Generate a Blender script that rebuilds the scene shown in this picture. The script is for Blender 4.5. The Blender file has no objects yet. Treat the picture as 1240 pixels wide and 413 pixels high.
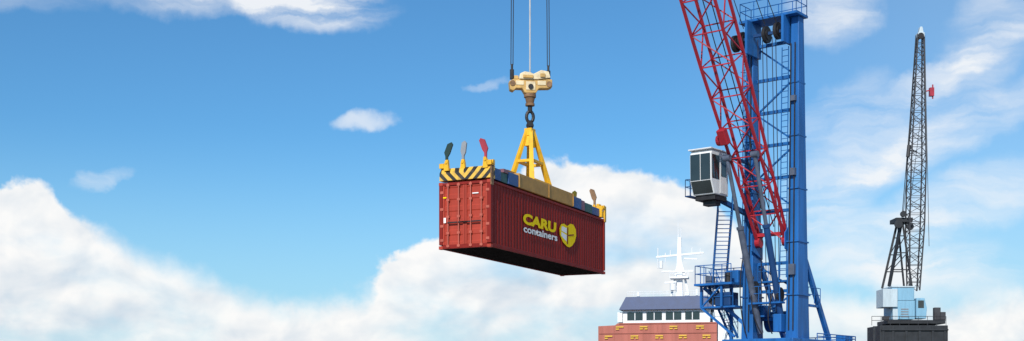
import bpy, bmesh, math, random
from mathutils import Vector, Matrix
random.seed(4)
sc=bpy.context.scene
F=1500.0; CX=620.0; HY=475.0; H=2.0
Z3=Vector((0,0,1))
# ---------------------------------------------------------------- materials
def mat(name,col,rough=0.5,metal=0.0,var=0.18,scale=1.5,dirt=0.0,dirtcol=(0.12,0.08,0.05),streak=False,spec=0.4):
    m=bpy.data.materials.new(name); m.use_nodes=True
    nt=m.node_tree; b=nt.nodes['Principled BSDF']
    b.inputs['Roughness'].default_value=rough; b.inputs['Metallic'].default_value=metal
    b.inputs['Specular IOR Level'].default_value=spec
    tc=nt.nodes.new('ShaderNodeTexCoord'); mp=nt.nodes.new('ShaderNodeMapping')
    nt.links.new(tc.outputs['Object'],mp.inputs['Vector'])
    mp.inputs['Scale'].default_value=(3,3,0.35) if streak else (1,1,1)
    n=nt.nodes.new('ShaderNodeTexNoise'); n.inputs['Scale'].default_value=scale; n.inputs['Detail'].default_value=5
    nt.links.new(mp.outputs[0],n.inputs['Vector'])
    mx=nt.nodes.new('ShaderNodeMix'); mx.data_type='RGBA'
    mx.inputs['A'].default_value=tuple(c*(1-var) for c in col)+(1,)
    mx.inputs['B'].default_value=tuple(min(1,c*(1+var)) for c in col)+(1,)
    mr=nt.nodes.new('ShaderNodeMapRange'); mr.inputs[1].default_value=0.3; mr.inputs[2].default_value=0.7
    nt.links.new(n.outputs['Fac'],mr.inputs[0]); nt.links.new(mr.outputs[0],mx.inputs['Factor'])
    out=mx.outputs['Result']
    if dirt>0:
        n2=nt.nodes.new('ShaderNodeTexNoise'); n2.inputs['Scale'].default_value=scale*2.3; n2.inputs['Detail'].default_value=7
        n2.inputs['Roughness'].default_value=0.65
        nt.links.new(mp.outputs[0],n2.inputs['Vector'])
        m2=nt.nodes.new('ShaderNodeMapRange'); m2.inputs[1].default_value=0.52; m2.inputs[2].default_value=0.75; m2.inputs[4].default_value=dirt
        nt.links.new(n2.outputs['Fac'],m2.inputs[0])
        mx2=nt.nodes.new('ShaderNodeMix'); mx2.data_type='RGBA'; mx2.inputs['B'].default_value=tuple(dirtcol)+(1,)
        nt.links.new(out,mx2.inputs['A']); nt.links.new(m2.outputs[0],mx2.inputs['Factor']); out=mx2.outputs['Result']
    nt.links.new(out,b.inputs['Base Color'])
    return m
RED=mat('container_red_shaded',(0.225,0.015,0.010),0.6,var=0.16,scale=0.8,dirt=0.4,dirtcol=(0.10,0.015,0.010),streak=True,spec=0.2)  # same paint as the doors, darkened: the long side's shade is in the colour
REDD=mat('door_red',(0.38,0.042,0.022),0.55,var=0.12,scale=1.4,dirt=0.35,dirtcol=(0.18,0.035,0.025),streak=True,spec=0.3)
RODS=mat('rod_red',(0.46,0.10,0.065),0.45,var=0.1)
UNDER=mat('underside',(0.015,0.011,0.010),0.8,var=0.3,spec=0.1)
YEL=mat('spreader_yellow',(0.78,0.42,0.015),0.45,var=0.18,scale=2,dirt=0.4,dirtcol=(0.3,0.15,0.05))
TAN=mat('beam_tan',(0.46,0.24,0.055),0.6,var=0.2,scale=2,dirt=0.5,dirtcol=(0.24,0.14,0.06))
CREAM=mat('block_cream',(0.56,0.34,0.11),0.55,var=0.25,scale=3,dirt=0.7,dirtcol=(0.18,0.09,0.04))
CREAML=mat('block_pale',(0.74,0.60,0.38),0.55,var=0.15,scale=3,dirt=0.6,dirtcol=(0.3,0.18,0.08))
RUST=mat('rusty_brown',(0.22,0.12,0.06),0.7,var=0.35,scale=4,dirt=0.6,dirtcol=(0.05,0.03,0.02))
TXY=mat('lettering_yellow',(0.98,0.66,0.0),0.6,var=0.03,spec=0.1)
TXW=mat('lettering_white',(0.85,0.83,0.80),0.6,var=0.04,spec=0.1)
STEEL=mat('dark_steel',(0.03,0.028,0.03),0.5,metal=0.3,var=0.3,scale=4,dirt=0.4,dirtcol=(0.08,0.045,0.03))
ROPE=mat('wire_rope',(0.04,0.04,0.045),0.6,metal=0.3)
CABLE=mat('cable_grey',(0.45,0.45,0.45),0.6)
BLUE=mat('crane_blue',(0.015,0.120,0.37),0.45,var=0.25,scale=0.7,dirt=0.55,dirtcol=(0.02,0.05,0.13),streak=True,spec=0.3)
BLUED=mat('crane_blue_dark',(0.009,0.05,0.16),0.5,var=0.2,scale=1)
CRIM=mat('boom_crimson',(0.38,0.016,0.028),0.5,var=0.2,scale=1,dirt=0.35,dirtcol=(0.14,0.015,0.02))
GREY=mat('cylinder_grey',(0.11,0.13,0.18),0.4,metal=0.2,var=0.3,dirt=0.5,dirtcol=(0.04,0.05,0.07))
WHITE=mat('cab_white',(0.72,0.72,0.72),0.4,var=0.06,dirt=0.25,dirtcol=(0.35,0.33,0.3),streak=True)
GLASS=mat('dark_glass',(0.02,0.028,0.03),0.08,var=0.3,scale=0.7,spec=0.8)
NAVY=mat('ship_navy',(0.016,0.045,0.14),0.5,var=0.12)
SALM=mat('ship_salmon',(0.42,0.145,0.11),0.65,var=0.14,scale=0.3,dirt=0.4,dirtcol=(0.27,0.10,0.08),streak=True,spec=0.2)
SHW=mat('ship_white',(0.80,0.81,0.82),0.5,var=0.04,dirt=0.2,dirtcol=(0.5,0.45,0.4),streak=True)
LBLUE=mat('house_pale_blue',(0.22,0.42,0.56),0.5,var=0.1,dirt=0.3,dirtcol=(0.2,0.25,0.28),streak=True)
HWH=mat('house_pale_white',(0.50,0.58,0.62),0.5,var=0.1,dirt=0.3,dirtcol=(0.3,0.3,0.3),streak=True)
BLACK=mat('sooty_black',(0.024,0.026,0.030),0.6,var=0.3)
DGREY=mat('weathered_dark_grey',(0.04,0.04,0.045),0.6,var=0.3,dirt=0.4,dirtcol=(0.09,0.06,0.05))
DGRN=mat('guide_green',(0.012,0.035,0.03),0.5)
GGREY=mat('guide_grey',(0.24,0.25,0.27),0.5)
GRED=mat('guide_red',(0.36,0.03,0.05),0.5)
ABLUE=mat('arm_blue',(0.03,0.09,0.25),0.5,dirt=0.3)
AMAUVE=mat('arm_mauve',(0.22,0.09,0.12),0.5,dirt=0.3)
AGREEN=mat('arm_green',(0.03,0.10,0.09),0.5,dirt=0.3)
PLANK=mat('marking_yellow',(0.66,0.40,0.05),0.5,var=0.1)
CONC=mat('concrete',(0.28,0.27,0.25),0.85,var=0.2,scale=0.2,dirt=0.4,dirtcol=(0.12,0.11,0.10))
WATER=mat('water',(0.02,0.05,0.06),0.08,var=0.2,scale=0.05)
HAZ=bpy.data.materials.new('hazard_stripes'); HAZ.use_nodes=True
nt=HAZ.node_tree; b=nt.nodes['Principled BSDF']; b.inputs['Roughness'].default_value=0.5
tc=nt.nodes.new('ShaderNodeTexCoord'); sx=nt.nodes.new('ShaderNodeSeparateXYZ'); nt.links.new(tc.outputs['Object'],sx.inputs[0])
def mm(nt,op,a,b=None,c=None,clamp=False):
    n=nt.nodes.new('ShaderNodeMath'); n.operation=op; n.use_clamp=clamp
    for i,v in enumerate((a,b,c)):
        if v is None: continue
        if isinstance(v,(int,float)): n.inputs[i].default_value=v
        else: nt.links.new(v,n.inputs[i])
    return n.outputs[0]
ab=mm(nt,'ABSOLUTE',sx.outputs['Y']); s=mm(nt,'ADD',ab,mm(nt,'MULTIPLY',sx.outputs['Z'],-1.0))
s=mm(nt,'ADD',s,mm(nt,'MULTIPLY',sx.outputs['X'],0.9))
frr=mm(nt,'FRACT',mm(nt,'MULTIPLY',s,2.6)); gt=mm(nt,'GREATER_THAN',frr,0.5)
nz=nt.nodes.new('ShaderNodeTexNoise'); nz.inputs['Scale'].default_value=5; nz.inputs['Detail'].default_value=6; nt.links.new(tc.outputs['Object'],nz.inputs['Vector'])
mx=nt.nodes.new('ShaderNodeMix'); mx.data_type='RGBA'; mx.inputs['A'].default_value=(0.78,0.46,0.06,1); mx.inputs['B'].default_value=(0.02,0.018,0.016,1)
nt.links.new(gt,mx.inputs['Factor'])
mxd=nt.nodes.new('ShaderNodeMix'); mxd.data_type='RGBA'; mxd.inputs['B'].default_value=(0.15,0.10,0.06,1); nt.links.new(mx.outputs['Result'],mxd.inputs['A'])
mrr=nt.nodes.new('ShaderNodeMapRange'); mrr.inputs[1].default_value=0.5; mrr.inputs[2].default_value=0.7; mrr.inputs[4].default_value=0.4; nt.links.new(nz.outputs['Fac'],mrr.inputs[0]); nt.links.new(mrr.outputs[0],mxd.inputs['Factor'])
nt.links.new(mxd.outputs['Result'],b.inputs['Base Color'])
# ---------------------------------------------------------------- builder
class MB:
    def __init__(s): s.v=[]; s.f=[]
    def add(s,vs,fs):
        o=len(s.v); s.v+= [Vector(v) for v in vs]; s.f+=[tuple(i+o for i in f) for f in fs]; return s
    def box(s,x0,x1,y0,y1,z0,z1):
        return s.add([(x0,y0,z0),(x1,y0,z0),(x1,y1,z0),(x0,y1,z0),(x0,y0,z1),(x1,y0,z1),(x1,y1,z1),(x0,y1,z1)],
          [(0,3,2,1),(4,5,6,7),(0,1,5,4),(1,2,6,5),(2,3,7,6),(3,0,4,7)])
    def beam(s,p,q,w,h=None,up=Z3,w2=None,h2=None):
        h=h or w; w2=w2 or w; h2=h2 or h
        p=Vector(p);q=Vector(q);d=(q-p).normalized(); up=Vector(up)
        if abs(d.dot(up.normalized()))>0.98: up=Vector((0,1,0))
        a=d.cross(up).normalized(); b=a.cross(d).normalized(); vs=[]
        for c,ww,hh in((p,w,h),(q,w2,h2)):
            for i,j in((-1,-1),(1,-1),(1,1),(-1,1)): vs.append(c+a*(i*ww/2)+b*(j*hh/2))
        return s.add(vs,[(0,3,2,1),(4,5,6,7),(0,1,5,4),(1,2,6,5),(2,3,7,6),(3,0,4,7)])
    def tube(s,p,q,r,n=8,r2=None):
        p=Vector(p);q=Vector(q);d=(q-p).normalized(); r2=r if r2 is None else r2
        up=Z3 if abs(d.z)<0.95 else Vector((0,1,0)); a=d.cross(up).normalized(); b=a.cross(d)
        vs=[]
        for c,rr in((p,r),(q,r2)):
            for i in range(n):
                t=2*math.pi*i/n; vs.append(c+a*math.cos(t)*rr+b*math.sin(t)*rr)
        fs=[(i,(i+1)%n,n+(i+1)%n,n+i) for i in range(n)]+[tuple(range(n-1,-1,-1)),tuple(range(n,2*n))]
        return s.add(vs,fs)
    def prism(s,poly,axis,a,b):
        def mk(u,v,w):
            return {'x':(w,u,v),'y':(u,w,v),'z':(u,v,w)}[axis]
        n=len(poly); vs=[mk(u,v,a) for u,v in poly]+[mk(u,v,b) for u,v in poly]
        fs=[(i,(i+1)%n,n+(i+1)%n,n+i) for i in range(n)]+[tuple(range(n-1,-1,-1)),tuple(range(n,2*n))]
        return s.add(vs,fs)
    def path(s,pts,r,n=8):
        for a,b in zip(pts[:-1],pts[1:]): s.tube(a,b,r,n)
        return s
    def rail(s,pts,h=1.0,r=0.03,step=1.2):
        for a,b in zip(pts[:-1],pts[1:]):
            a=Vector(a);b=Vector(b);L=(b-a).length;k=max(1,round(L/step))
            for i in range(k+1):
                c=a.lerp(b,i/k); s.tube(c,c+Z3*h,r,5)
            for hh in(h,h*0.55): s.tube(a+Z3*hh,b+Z3*hh,r,5)
        return s
    def obj(s,name,m,parent=None,label=None,bevel=0,smooth=False,kind=None):
        me=bpy.data.meshes.new(name); me.from_pydata([tuple(v) for v in s.v],[],s.f)
        bm=bmesh.new(); bm.from_mesh(me); bmesh.ops.recalc_face_normals(bm,faces=bm.faces)
        bm.to_mesh(me); bm.free(); me.materials.append(m)
        o=bpy.data.objects.new(name,me); sc.collection.objects.link(o)
        if parent: o.parent=parent
        if label: o['label']=label
        if kind: o['kind']=kind
        if bevel>0:
            md=o.modifiers.new('b','BEVEL'); md.width=bevel; md.segments=2; md.limit_method='ANGLE'
        if smooth:
            me.shade_smooth()
            md=o.modifiers.new('e','EDGE_SPLIT'); md.split_angle=math.radians(35)
        return o
def pieces(name,m,parent,boxes,bevel=0):
    for bx in boxes: MB().box(*bx).obj(name,m,parent,bevel=bevel)
def thing(name,label,cat,loc,rz=0):
    e=bpy.data.objects.new(name,None); sc.collection.objects.link(e)
    e.location=loc; e.rotation_euler=(0,0,rz); e.empty_display_size=0.5
    e['label']=label; e['category']=cat
    return e
def lattice(mb,secs,chord,lace):
    for a,b in zip(secs[:-1],secs[1:]):
        for i in range(4): mb.beam(a[i],b[i],chord)
    for k,(a,b) in enumerate(zip(secs[:-1],secs[1:])):
        for i in range(4):
            j=(i+1)%4
            if k%2==0: mb.beam(a[i],b[j],lace)
            else: mb.beam(a[j],b[i],lace)
            mb.beam(b[i],b[j],lace)
# ================================================================ CONTAINER
LD=Vector((0.426,0.905)).normalized(); ANG=math.atan2(LD.y,LD.x)
CC=Vector((0.77,53.095,7.53)); W=1.125; L2=6.095; HH=2.59
con=thing('shipping_container','long brick-red container with yellow and white lettering, hanging from spreader','container',CC,ANG)
fr=MB()
for sx_ in(-1,1):
    for sy in(-1,1):
        x=sx_*(L2-0.09); y=sy*(W-0.08)
        fr.box(x-0.08,x+0.08,y-0.075,y+0.075,0.17,HH-0.13)
for sy in(-1,1):
    y=sy*(W-0.05)
    fr.box(-L2+0.02+0.16,L2-0.18,y-0.04,y+0.04,0.02,0.17)
    fr.box(-L2+0.18,L2-0.18,y-0.035,y+0.035,HH-0.12,HH-0.02)
for sx_ in(-1,1):
    x=sx_*(L2-0.07)
    fr.box(x-0.06,x+0.06,-W+0.17,W-0.17,0.02,0.16); fr.box(x-0.06,x+0.06,-W+0.17,W-0.17,HH-0.13,HH-0.02)
fr.obj('frame',RED,con,bevel=0.012)
def corr(sy):
    mb=MB(); n=43; x0=-L2+0.17; x1=L2-0.17; p=(x1-x0)/n; prof=[]
    for i in range(n):
        a=x0+i*p
        prof+=[(a,0),(a+p*0.25,0),(a+p*0.5,1),(a+p*0.75,1)]
    prof.append((x1,0)); vs=[];fs=[]
    for x,d in prof:
        y=sy*(W-0.045-0.024*d); vs+=[(x,y,0.17),(x,y,HH-0.12)]
    for i in range(len(prof)-1): fs.append((2*i,2*i+2,2*i+3,2*i+1))
    return mb.add(vs,fs)
corr(-1).obj('side_wall',RED,con); corr(1).obj('side_wall',RED,con)
MB().box(-L2+0.14,L2-0.14,-W+0.09,W-0.09,HH-0.06,HH-0.03).obj('roof',RED,con)
MB().box(L2-0.11,L2-0.08,-W+0.16,W-0.16,0.16,HH-0.13).obj('end_wall',RED,con)
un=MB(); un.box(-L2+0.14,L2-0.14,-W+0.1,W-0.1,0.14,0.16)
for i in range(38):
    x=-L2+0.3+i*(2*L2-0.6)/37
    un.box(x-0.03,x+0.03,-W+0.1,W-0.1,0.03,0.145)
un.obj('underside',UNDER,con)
for sx_ in(-1,1):
    for sy in(-1,1):
        for z in(0,HH-0.13):
            x=sx_*(L2-0.09);y=sy*(W-0.085)
            MB().box(x-0.092,x+0.092,y-0.087,y+0.087,z,z+0.13).obj('corner_casting',REDD,con,bevel=0.015)
for sy in(-1,1):
    d=MB(); y0=0.008; y1=W-0.165; X=-L2
    prof=[(X+0.06,0.17)]
    nb=5; bh=(HH-0.13-0.17)/nb
    for i in range(nb):
        z=0.17+i*bh
        prof+=[(X+0.06,z+0.10),(X+0.08,z+0.14),(X+0.08,z+bh-0.10),(X+0.06,z+bh-0.06)]
    prof+=[(X+0.06,HH-0.135)]
    vs=[];fs=[]
    for x,z in prof: vs+=[(x,sy*(y0+0.07),z),(x,sy*(y1-0.07),z)]
    for i in range(len(prof)-1): fs.append((2*i,2*i+2,2*i+3,2*i+1))
    d.add(vs,fs)
    for a,c in((y0,y0+0.075),(y1-0.075,y1)):
        d.box(X+0.03,X+0.10,min(sy*a,sy*c),max(sy*a,sy*c),0.172,HH-0.137)
    do=d.obj('door',REDD,con)
    for yy in(0.26,0.72):
        y=sy*yy
        r=MB().tube((X+0.005,y,0.06),(X+0.005,y,HH-0.05),0.026,8)
        for z in(0.12,0.62,1.25,1.9,HH-0.12): r.box(X-0.02,X+0.058,y-0.06,y+0.06,z-0.045,z+0.045)
        r.obj('locking_bar',RODS,do)
        MB().beam((X-0.03,y,1.02),(X-0.03,y-0.42*sy,1.02),0.03,0.05).obj('handle',STEEL,do)
    pieces('hinge',RODS,do,[(X+0.0,X+0.029,min(sy*(y1-0.04),sy*(y1+0.1)),max(sy*(y1-0.04),sy*(y1+0.1)),z-0.05,z+0.05) for z in(0.35,0.9,1.55,2.2)])
for (y,z,w,h,m) in((0.87,1.12,0.10,0.2,TXW),(0.87,2.0,0.14,0.05,TXY),(-0.46,2.1,0.26,0.04,TXW)):
    MB().box(-L2+0.018,-L2+0.024,y-w/2,y+w/2,z-h/2,z+h/2).obj('data_plate',m,con)
def text(s,size,x,z,width,m,name,off=0.0,shear=0.0,lab=None):
    cu=bpy.data.curves.new(name,'FONT'); cu.body=s; cu.size=size; cu.offset=off; cu.shear=shear; cu.resolution_u=4
    t=bpy.data.objects.new('tmp',cu); sc.collection.objects.link(t)
    bpy.context.view_layer.update()
    dg=bpy.context.evaluated_depsgraph_get()
    me=bpy.data.meshes.new_from_object(t.evaluated_get(dg)); bpy.data.objects.remove(t)
    xs=[v.co.x for v in me.vertices]; a,b_=min(xs),max(xs); k=width/(b_-a)
    for v in me.vertices:
        v.co=Vector((x+(v.co.x-a)*k,-W+0.001,z+v.co.y))
    me.materials.clear(); me.materials.append(m)
    o=bpy.data.objects.new(name,me); sc.collection.objects.link(o); o.parent=con
    if lab:o['label']=lab
    return o
text('CARU',0.56,-L2+2.95,HH-1.31,3.40,TXY,'lettering',off=0.030,shear=0.06,lab='bold yellow lettering')
text('containers',0.40,-L2+3.0,HH-1.66,3.45,TXW,'lettering',off=0.011,lab='small white lettering')
lx=-L2+7.60; lz=HH-1.27; Y0=-W
def flat(polys,y,m,lab):
    mb=MB()
    for p in polys: mb.add([(lx+a,Y0-y,lz+c) for a,c in p],[tuple(range(len(p)))])
    return mb.obj('logo',m,con,lab)
# heart-like yellow body: two lobes at the top, rounded point at the bottom
body=[(-0.10,-0.50),(-0.55,-0.36),(-0.88,-0.08),(-0.92,0.18),(-0.74,0.38),(-0.40,0.45),(-0.08,0.38),(0.04,0.42),(0.30,0.53),(0.66,0.53),(0.92,0.36),(0.98,0.08),(0.82,-0.20),(0.50,-0.42),(0.18,-0.52)]
flat([body],-0.001,TXY,'yellow lobed emblem with a small white section')
flat([[(-0.72,-0.12),(-0.12,-0.30),(-0.12,-0.02),(-0.72,0.06)]],0.003,TXW,'white section of emblem')
flat([[(-0.72,0.11),(-0.12,0.05),(-0.12,0.29),(-0.66,0.31)]],0.003,TXW,'white section of emblem')
flat([[(-0.11,-0.40),(0.0,-0.40),(0.05,0.36),(-0.06,0.34)]],0.007,RED,'red dividing line of emblem')
flat([[(0.06,-0.04),(0.70,0.06),(0.70,0.11),(0.06,0.02)]],0.007,RED,'red dividing line of emblem')
# ================================================================ SPREADER
sp=thing('container_spreader','yellow and tan lifting spreader with striped end on red container','spreader',CC+Vector((0,0,HH)),ANG)
for sx_ in(-1,1):
    e=MB(); xa=sx_*(L2-0.02); xb=sx_*(L2-0.42); x0,x1=min(xa,xb),max(xa,xb)
    if sx_<0: e.prism([(x0,0.06),(x1,0.06),(x1,0.56),(x0+0.16,0.56),(x0,0.36)],'y',-W+0.02,W-0.02)
    else: e.prism([(x0,0.06),(x1,0.06),(x1,0.3),(x0,0.4)],'y',-W+0.02,W-0.02)
    eo=e.obj('end_beam',HAZ if sx_<0 else YEL,sp,label='end beam with black and yellow stripes' if sx_<0 else 'plain yellow end beam',bevel=0.01)
    for sy in(-1,1):
        c=MB(); x=sx_*(L2-0.2); y=sy*(W-0.1); zz=0.562 if sx_<0 else 0.41
        c.box(x-0.16,x+0.16,y-0.10,y+0.10,zz,zz+0.18); c.tube((x,y-0.14,zz+0.12),(x,y+0.14,zz+0.12),0.09,10)
        c.obj('twist_lock',YEL,eo)
def flipper(x,y,m,lean,h,z0=0.55,lab='',wd=1.0):
    g=MB(); g.prism([(y-0.11,z0),(y+0.11,z0),(y+0.08,z0+0.3),(y+0.05+lean*0.2,z0+0.42),(y-0.05+lean*0.2,z0+0.42),(y-0.08,z0+0.3)],'x',x-0.06,x+0.06)
    g.tube((x-0.09,y,z0+0.32),(x+0.09,y,z0+0.32),0.06,10)
    go=g.obj('corner_guide',YEL,sp,label=lab+' corner guide')
    a=z0+0.38; k=z0+h*0.62; t=z0+h; s_=1 if lean>0 else -1; lean=abs(lean)
    poly=[(-0.045,a),(0.045,a),(0.05,k-0.12),(0.105*wd+lean*0.3,k),(0.11*wd+lean*1.6,t-0.06),(0.02+lean*1.9,t+0.03),(-0.08*wd+lean*1.2,t-0.03),(-0.10*wd,k+0.05),(-0.05,k-0.10)]
    MB().prism([(y+s_*u,v) for u,v in poly],'x',x-0.035,x+0.035).obj('guide_blade',m,go)
flipper(-L2+0.06,0.80,DGRN,-0.10,1.06,0.45,'dark green')
flipper(-L2+0.2,0.16,GGREY,-0.03,1.10,0.45,'grey')
flipper(-L2+0.1,-0.86,GRED,0.10,1.12,0.45,'red')
flipper(L2-0.1,0.45,YEL,-0.03,1.12,0.28,'yellow',1.1)
flipper(L2-0.1,-0.62,RUST,0.09,1.15,0.28,'brownish',1.0)
MB().box(L2-0.3,L2+0.02,-W+0.21,-W+0.35,0.41,0.7).obj('corner_bracket',YEL,sp,bevel=0.02)
MB().box(L2-0.16,L2+0.05,-W-0.03,-W+0.05,-0.15,0.60).obj('corner_bracket',YEL,sp,bevel=0.02)
MB().box(-L2-0.02,-L2+0.2,-W-0.04,-W+0.015,-0.22,0.5).obj('corner_bracket',RUST,sp,bevel=0.02)
for sy in(-1,1):
    y=sy*0.86
    segs=[(-5.67,-5.0,ABLUE,.40),(-5.0,-4.35,AGREEN,.34),(-4.35,-3.42,ABLUE,.44),(2.32,3.3,ABLUE,.44),(3.3,3.75,AMAUVE,.40),(3.75,4.7,AGREEN,.36),(4.7,5.66,ABLUE,.32)]
    for a,c,m,hh in segs: MB().box(a+0.01,c,y-hh*0.42,y+hh*0.42,0.08,0.12+hh).obj('telescopic_arm',m,sp,bevel=0.01)
    MB().box(-4.8,-4.4,y-0.2,y+0.2,0.465,0.60).obj('bracket',AMAUVE,sp)
for a,b_ in((-5.66,-3.42),(2.32,5.66)): MB().box(a,b_,-0.5,0.5,0.06,0.28).obj('inner_beam',BLUED,sp)
cbo=MB().box(-3.4,2.3,-1.06,1.06,0.07,0.66).obj('centre_beam',TAN,sp,bevel=0.03)
pieces('stiffener',TAN,cbo,[(x-0.03,x+0.03,-1.09,-1.062,0.09,0.64) for x in(-3.37,-0.4,2.27)])
MB().box(-3.3,-2.2,-0.5,0.5,0.665,0.85).obj('hydraulic_box',TAN,cbo)
af=MB(); top=3.15
for ax in(-1,1):
    for ay in(-1,1):
        af.beam((ax*0.95,ay*0.52,0.68),(ax*0.13,ay*0.10,top-0.1),0.22,0.18,w2=0.15,h2=0.13)
    af.beam((ax*0.62,-0.34,1.7),(ax*0.62,0.34,1.7),0.12)
for ay in(-1,1): af.beam((-0.62,ay*0.345,1.72),(0.62,ay*0.345,1.72),0.12); af.beam((-0.9,ay*0.52,0.78),(0.9,ay*0.52,0.78),0.22,0.2)
af.box(-0.22,0.22,-0.17,0.17,top-0.3,top+0.02); af.prism([(-0.3,top-0.75),(0.3,top-0.75),(0.18,top-0.28),(-0.18,top-0.28)],'y',-0.15,0.15)
af.obj('lifting_frame',YEL,sp,bevel=0.012)
MB().box(-0.06,0.06,-0.12,0.12,top+0.02,top+0.28).tube((0,-0.14,top+0.16),(0,0.14,top+0.16),0.09,10).obj('lifting_eye',STEEL,sp)
# ================================================================ HOOK BLOCK
HB=Vector((CC.x,CC.y,H+12.25)); HR=math.radians(8)
hb=thing('hook_block','weathered golden cream hook block with wide crossbeam hanging on wire ropes','hook block',HB,HR)
co=MB().prism([(-0.88,0.66),(-0.92,1.02),(-0.72,1.12),(-0.35,1.10),(0.35,1.10),(0.70,1.16),(0.94,1.14),(0.94,0.82),(0.80,0.76),(0.36,0.74),(0.24,0.54),(-0.24,0.52),(-0.36,0.72),(-0.62,0.72),(-0.74,0.60)],'y',-0.20,0.20).obj('crossbeam',CREAM,hb,bevel=0.03)
pieces('side_plate',CREAML,co,[(-0.64,-0.30,-0.225,-0.202,0.86,1.04),(-0.20,0.20,-0.225,-0.202,0.66,1.02),(0.30,0.66,-0.225,-0.202,0.88,1.06)],0.008)
MB().tube((0,-0.27,0.80),(0,-0.225,0.80),0.11,14).obj('pin',STEEL,co)
ho=MB().prism([(-0.50,1.105),(-0.46,1.34),(-0.26,1.44),(0.0,1.40),(0.12,1.34),(0.45,1.52),(0.78,1.46),(0.86,1.20),(0.3,1.11)],'y',-0.26,0.26).obj('housing',CREAML,hb,bevel=0.03)
MB().box(-0.34,0.10,-0.32,-0.265,1.15,1.28).obj('cable_box',CREAM,ho,bevel=0.02)
MB().box(0.40,0.62,-0.32,-0.265,1.20,1.36).obj('cable_box',CREAM,ho,bevel=0.02)
MB().box(-0.70,-0.52,-0.14,0.14,1.125,1.28).obj('lug',CREAM,ho,bevel=0.02)
for x in(-0.78,0.80):
    MB().tube((x,-0.235,0.93),(x,0.235,0.93),0.12,16).obj('sheave',RUST,hb)
    MB().tube((x,0,1.14),(x,0,1.55),0.09,10).tube((x,0,1.55),(x,0,1.78),0.05,8).obj('rope_socket',STEEL,hb)
sw=MB(); sw.tube((0,0,0.38),(0,0,0.52),0.26,14); sw.tube((0,0,0.12),(0,0,0.38),0.16,14,0.22); sw.tube((0,0,0.02),(0,0,0.12),0.2,14)
sw.obj('swivel',RUST,hb,smooth=True,label='rusty swivel')
hk=MB(); hk.tube((0,0,-0.25),(0,0,0.02),0.1,10)
for sgn in(-1,1):
    pts=[(0,0,-0.2)]
    for i in range(9):
        t=math.radians(100-i*27); pts.append((sgn*(0.0+0.15*math.cos(t)),0,-0.45+0.24*math.sin(t)))
    hk.path(pts,0.07,8)
hk.tube((0,-0.0,-0.98),(0,0,-0.62),0.13,10)
hk.tube((0,-0.18,-0.8),(0,0.18,-0.8),0.11,10)
hk.obj('hook',STEEL,hb,smooth=True)
# ================================================================ BLUE CRANE
OX,OY=15.05,71.0
fw=(Vector((CC.x,CC.y))-Vector((OX,OY))); REACH=fw.length; fw.normalize()
TH=math.atan2(-fw.x,fw.y)
cr=thing('harbour_crane','tall blue harbour crane with crimson lattice jib and white cab','crane',(OX,OY,0),TH)
CM=Matrix.Translation((OX,OY,0))@Matrix.Rotation(TH,4,'Z'); CI=CM.inverted()
TOPZ=23.2; xs=-1.42
def col(mb,xc,secs):
    for (z0,w0,d0,y0),(z1,w1,d1,y1) in zip(secs[:-1],secs[1:]):
        vs=[]
        for z,w,d,y in((z0,w0,d0,y0),(z1,w1,d1,y1)):
            vs+=[(xc-w/2,y-d/2,z),(xc+w/2,y-d/2,z),(xc+w/2,y+d/2,z),(xc-w/2,y+d/2,z)]
        mb.add(vs,[(0,1,5,4),(1,2,6,5),(2,3,7,6),(3,0,4,7)]+([(0,3,2,1)])+[(4,5,6,7)])
near=MB(); col(near,xs,[(4.9,0.78,1.5,0.0),(10.5,0.66,1.2,0.0)]); col(near,xs,[(10.51,0.66,1.17,0.0),(TOPZ,0.46,0.66,0.0)])
no=near.obj('column',BLUE,cr,bevel=0.03)
pieces('flange',BLUE,no,[(xs-0.36-w,xs+0.36+w,-d,d,z-0.04,z+0.04) for z,w,d in((7.5,.08,.76),(10.5,.02,.68),(13.5,-.03,.6),(16.5,-.06,.53),(19.5,-.09,.46))])
far=MB(); col(far,1.42,[(4.9,0.76,1.3,0.0),(10.5,0.6,1.0,0.0)]); col(far,1.42,[(10.51,0.6,0.98,0.0),(TOPZ-0.6,0.44,0.62,0.0)])
fo=far.obj('column',BLUE,cr,bevel=0.03)
pieces('flange',BLUE,fo,[(1.42-0.34-w,1.42+0.34+w,-d,d,z-0.04,z+0.04) for z,w,d in((7.5,.08,.66),(10.5,.02,.58),(13.5,-.03,.52),(16.5,-.06,.46),(19.5,-.09,.4))])
for xc,yy in((xs-0.1,0.70),(xs+0.18,0.66),(1.42+0.1,0.62),(1.42-0.12,0.60)):
    MB().tube((xc,yy+0.1,5.5),(xc*0.99,yy-0.22,TOPZ-1.5),0.04,6).obj('service_pipe',BLUED if xc>1.4 else STEEL,cr)
pieces('junction_box',GREY,no,[(xs-0.2,xs+0.15,0.60,0.86,8.6,9.2),(xs-0.18,xs+0.1,0.50,0.76,14.2,14.6),(xs-0.16,xs+0.12,0.40,0.66,18.4,18.7)])
levels=[6.2,7.8,9.4,12.4,14.3,16.2,18.1,20.0,22.0]
for i,z in enumerate(levels):
    MB().beam((-1.12,-0.2,z),(1.16,-0.2,z),0.14,0.18).obj('cross_brace',BLUE,cr)
for i in range(len(levels)-1):
    a,b_=levels[i],levels[i+1]
    if i==2: continue
    q=MB()
    if i%2: q.beam((-1.12,-0.3,a+.1),(1.16,-0.3,b_-.1),0.09)
    else: q.beam((1.16,-0.3,a+.1),(-1.12,-0.3,b_-.1),0.09)
    q.obj('diagonal_brace',BLUE,cr)
hd=MB(); hd.box(-1.8,1.8,-0.55,0.9,TOPZ+0.02,TOPZ+0.16); hd.box(-1.1,-0.95,-0.3,1.1,TOPZ-1.5,TOPZ+0.019); hd.box(1.0,1.15,-0.3,1.4,TOPZ-1.9,TOPZ+0.019)
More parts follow.
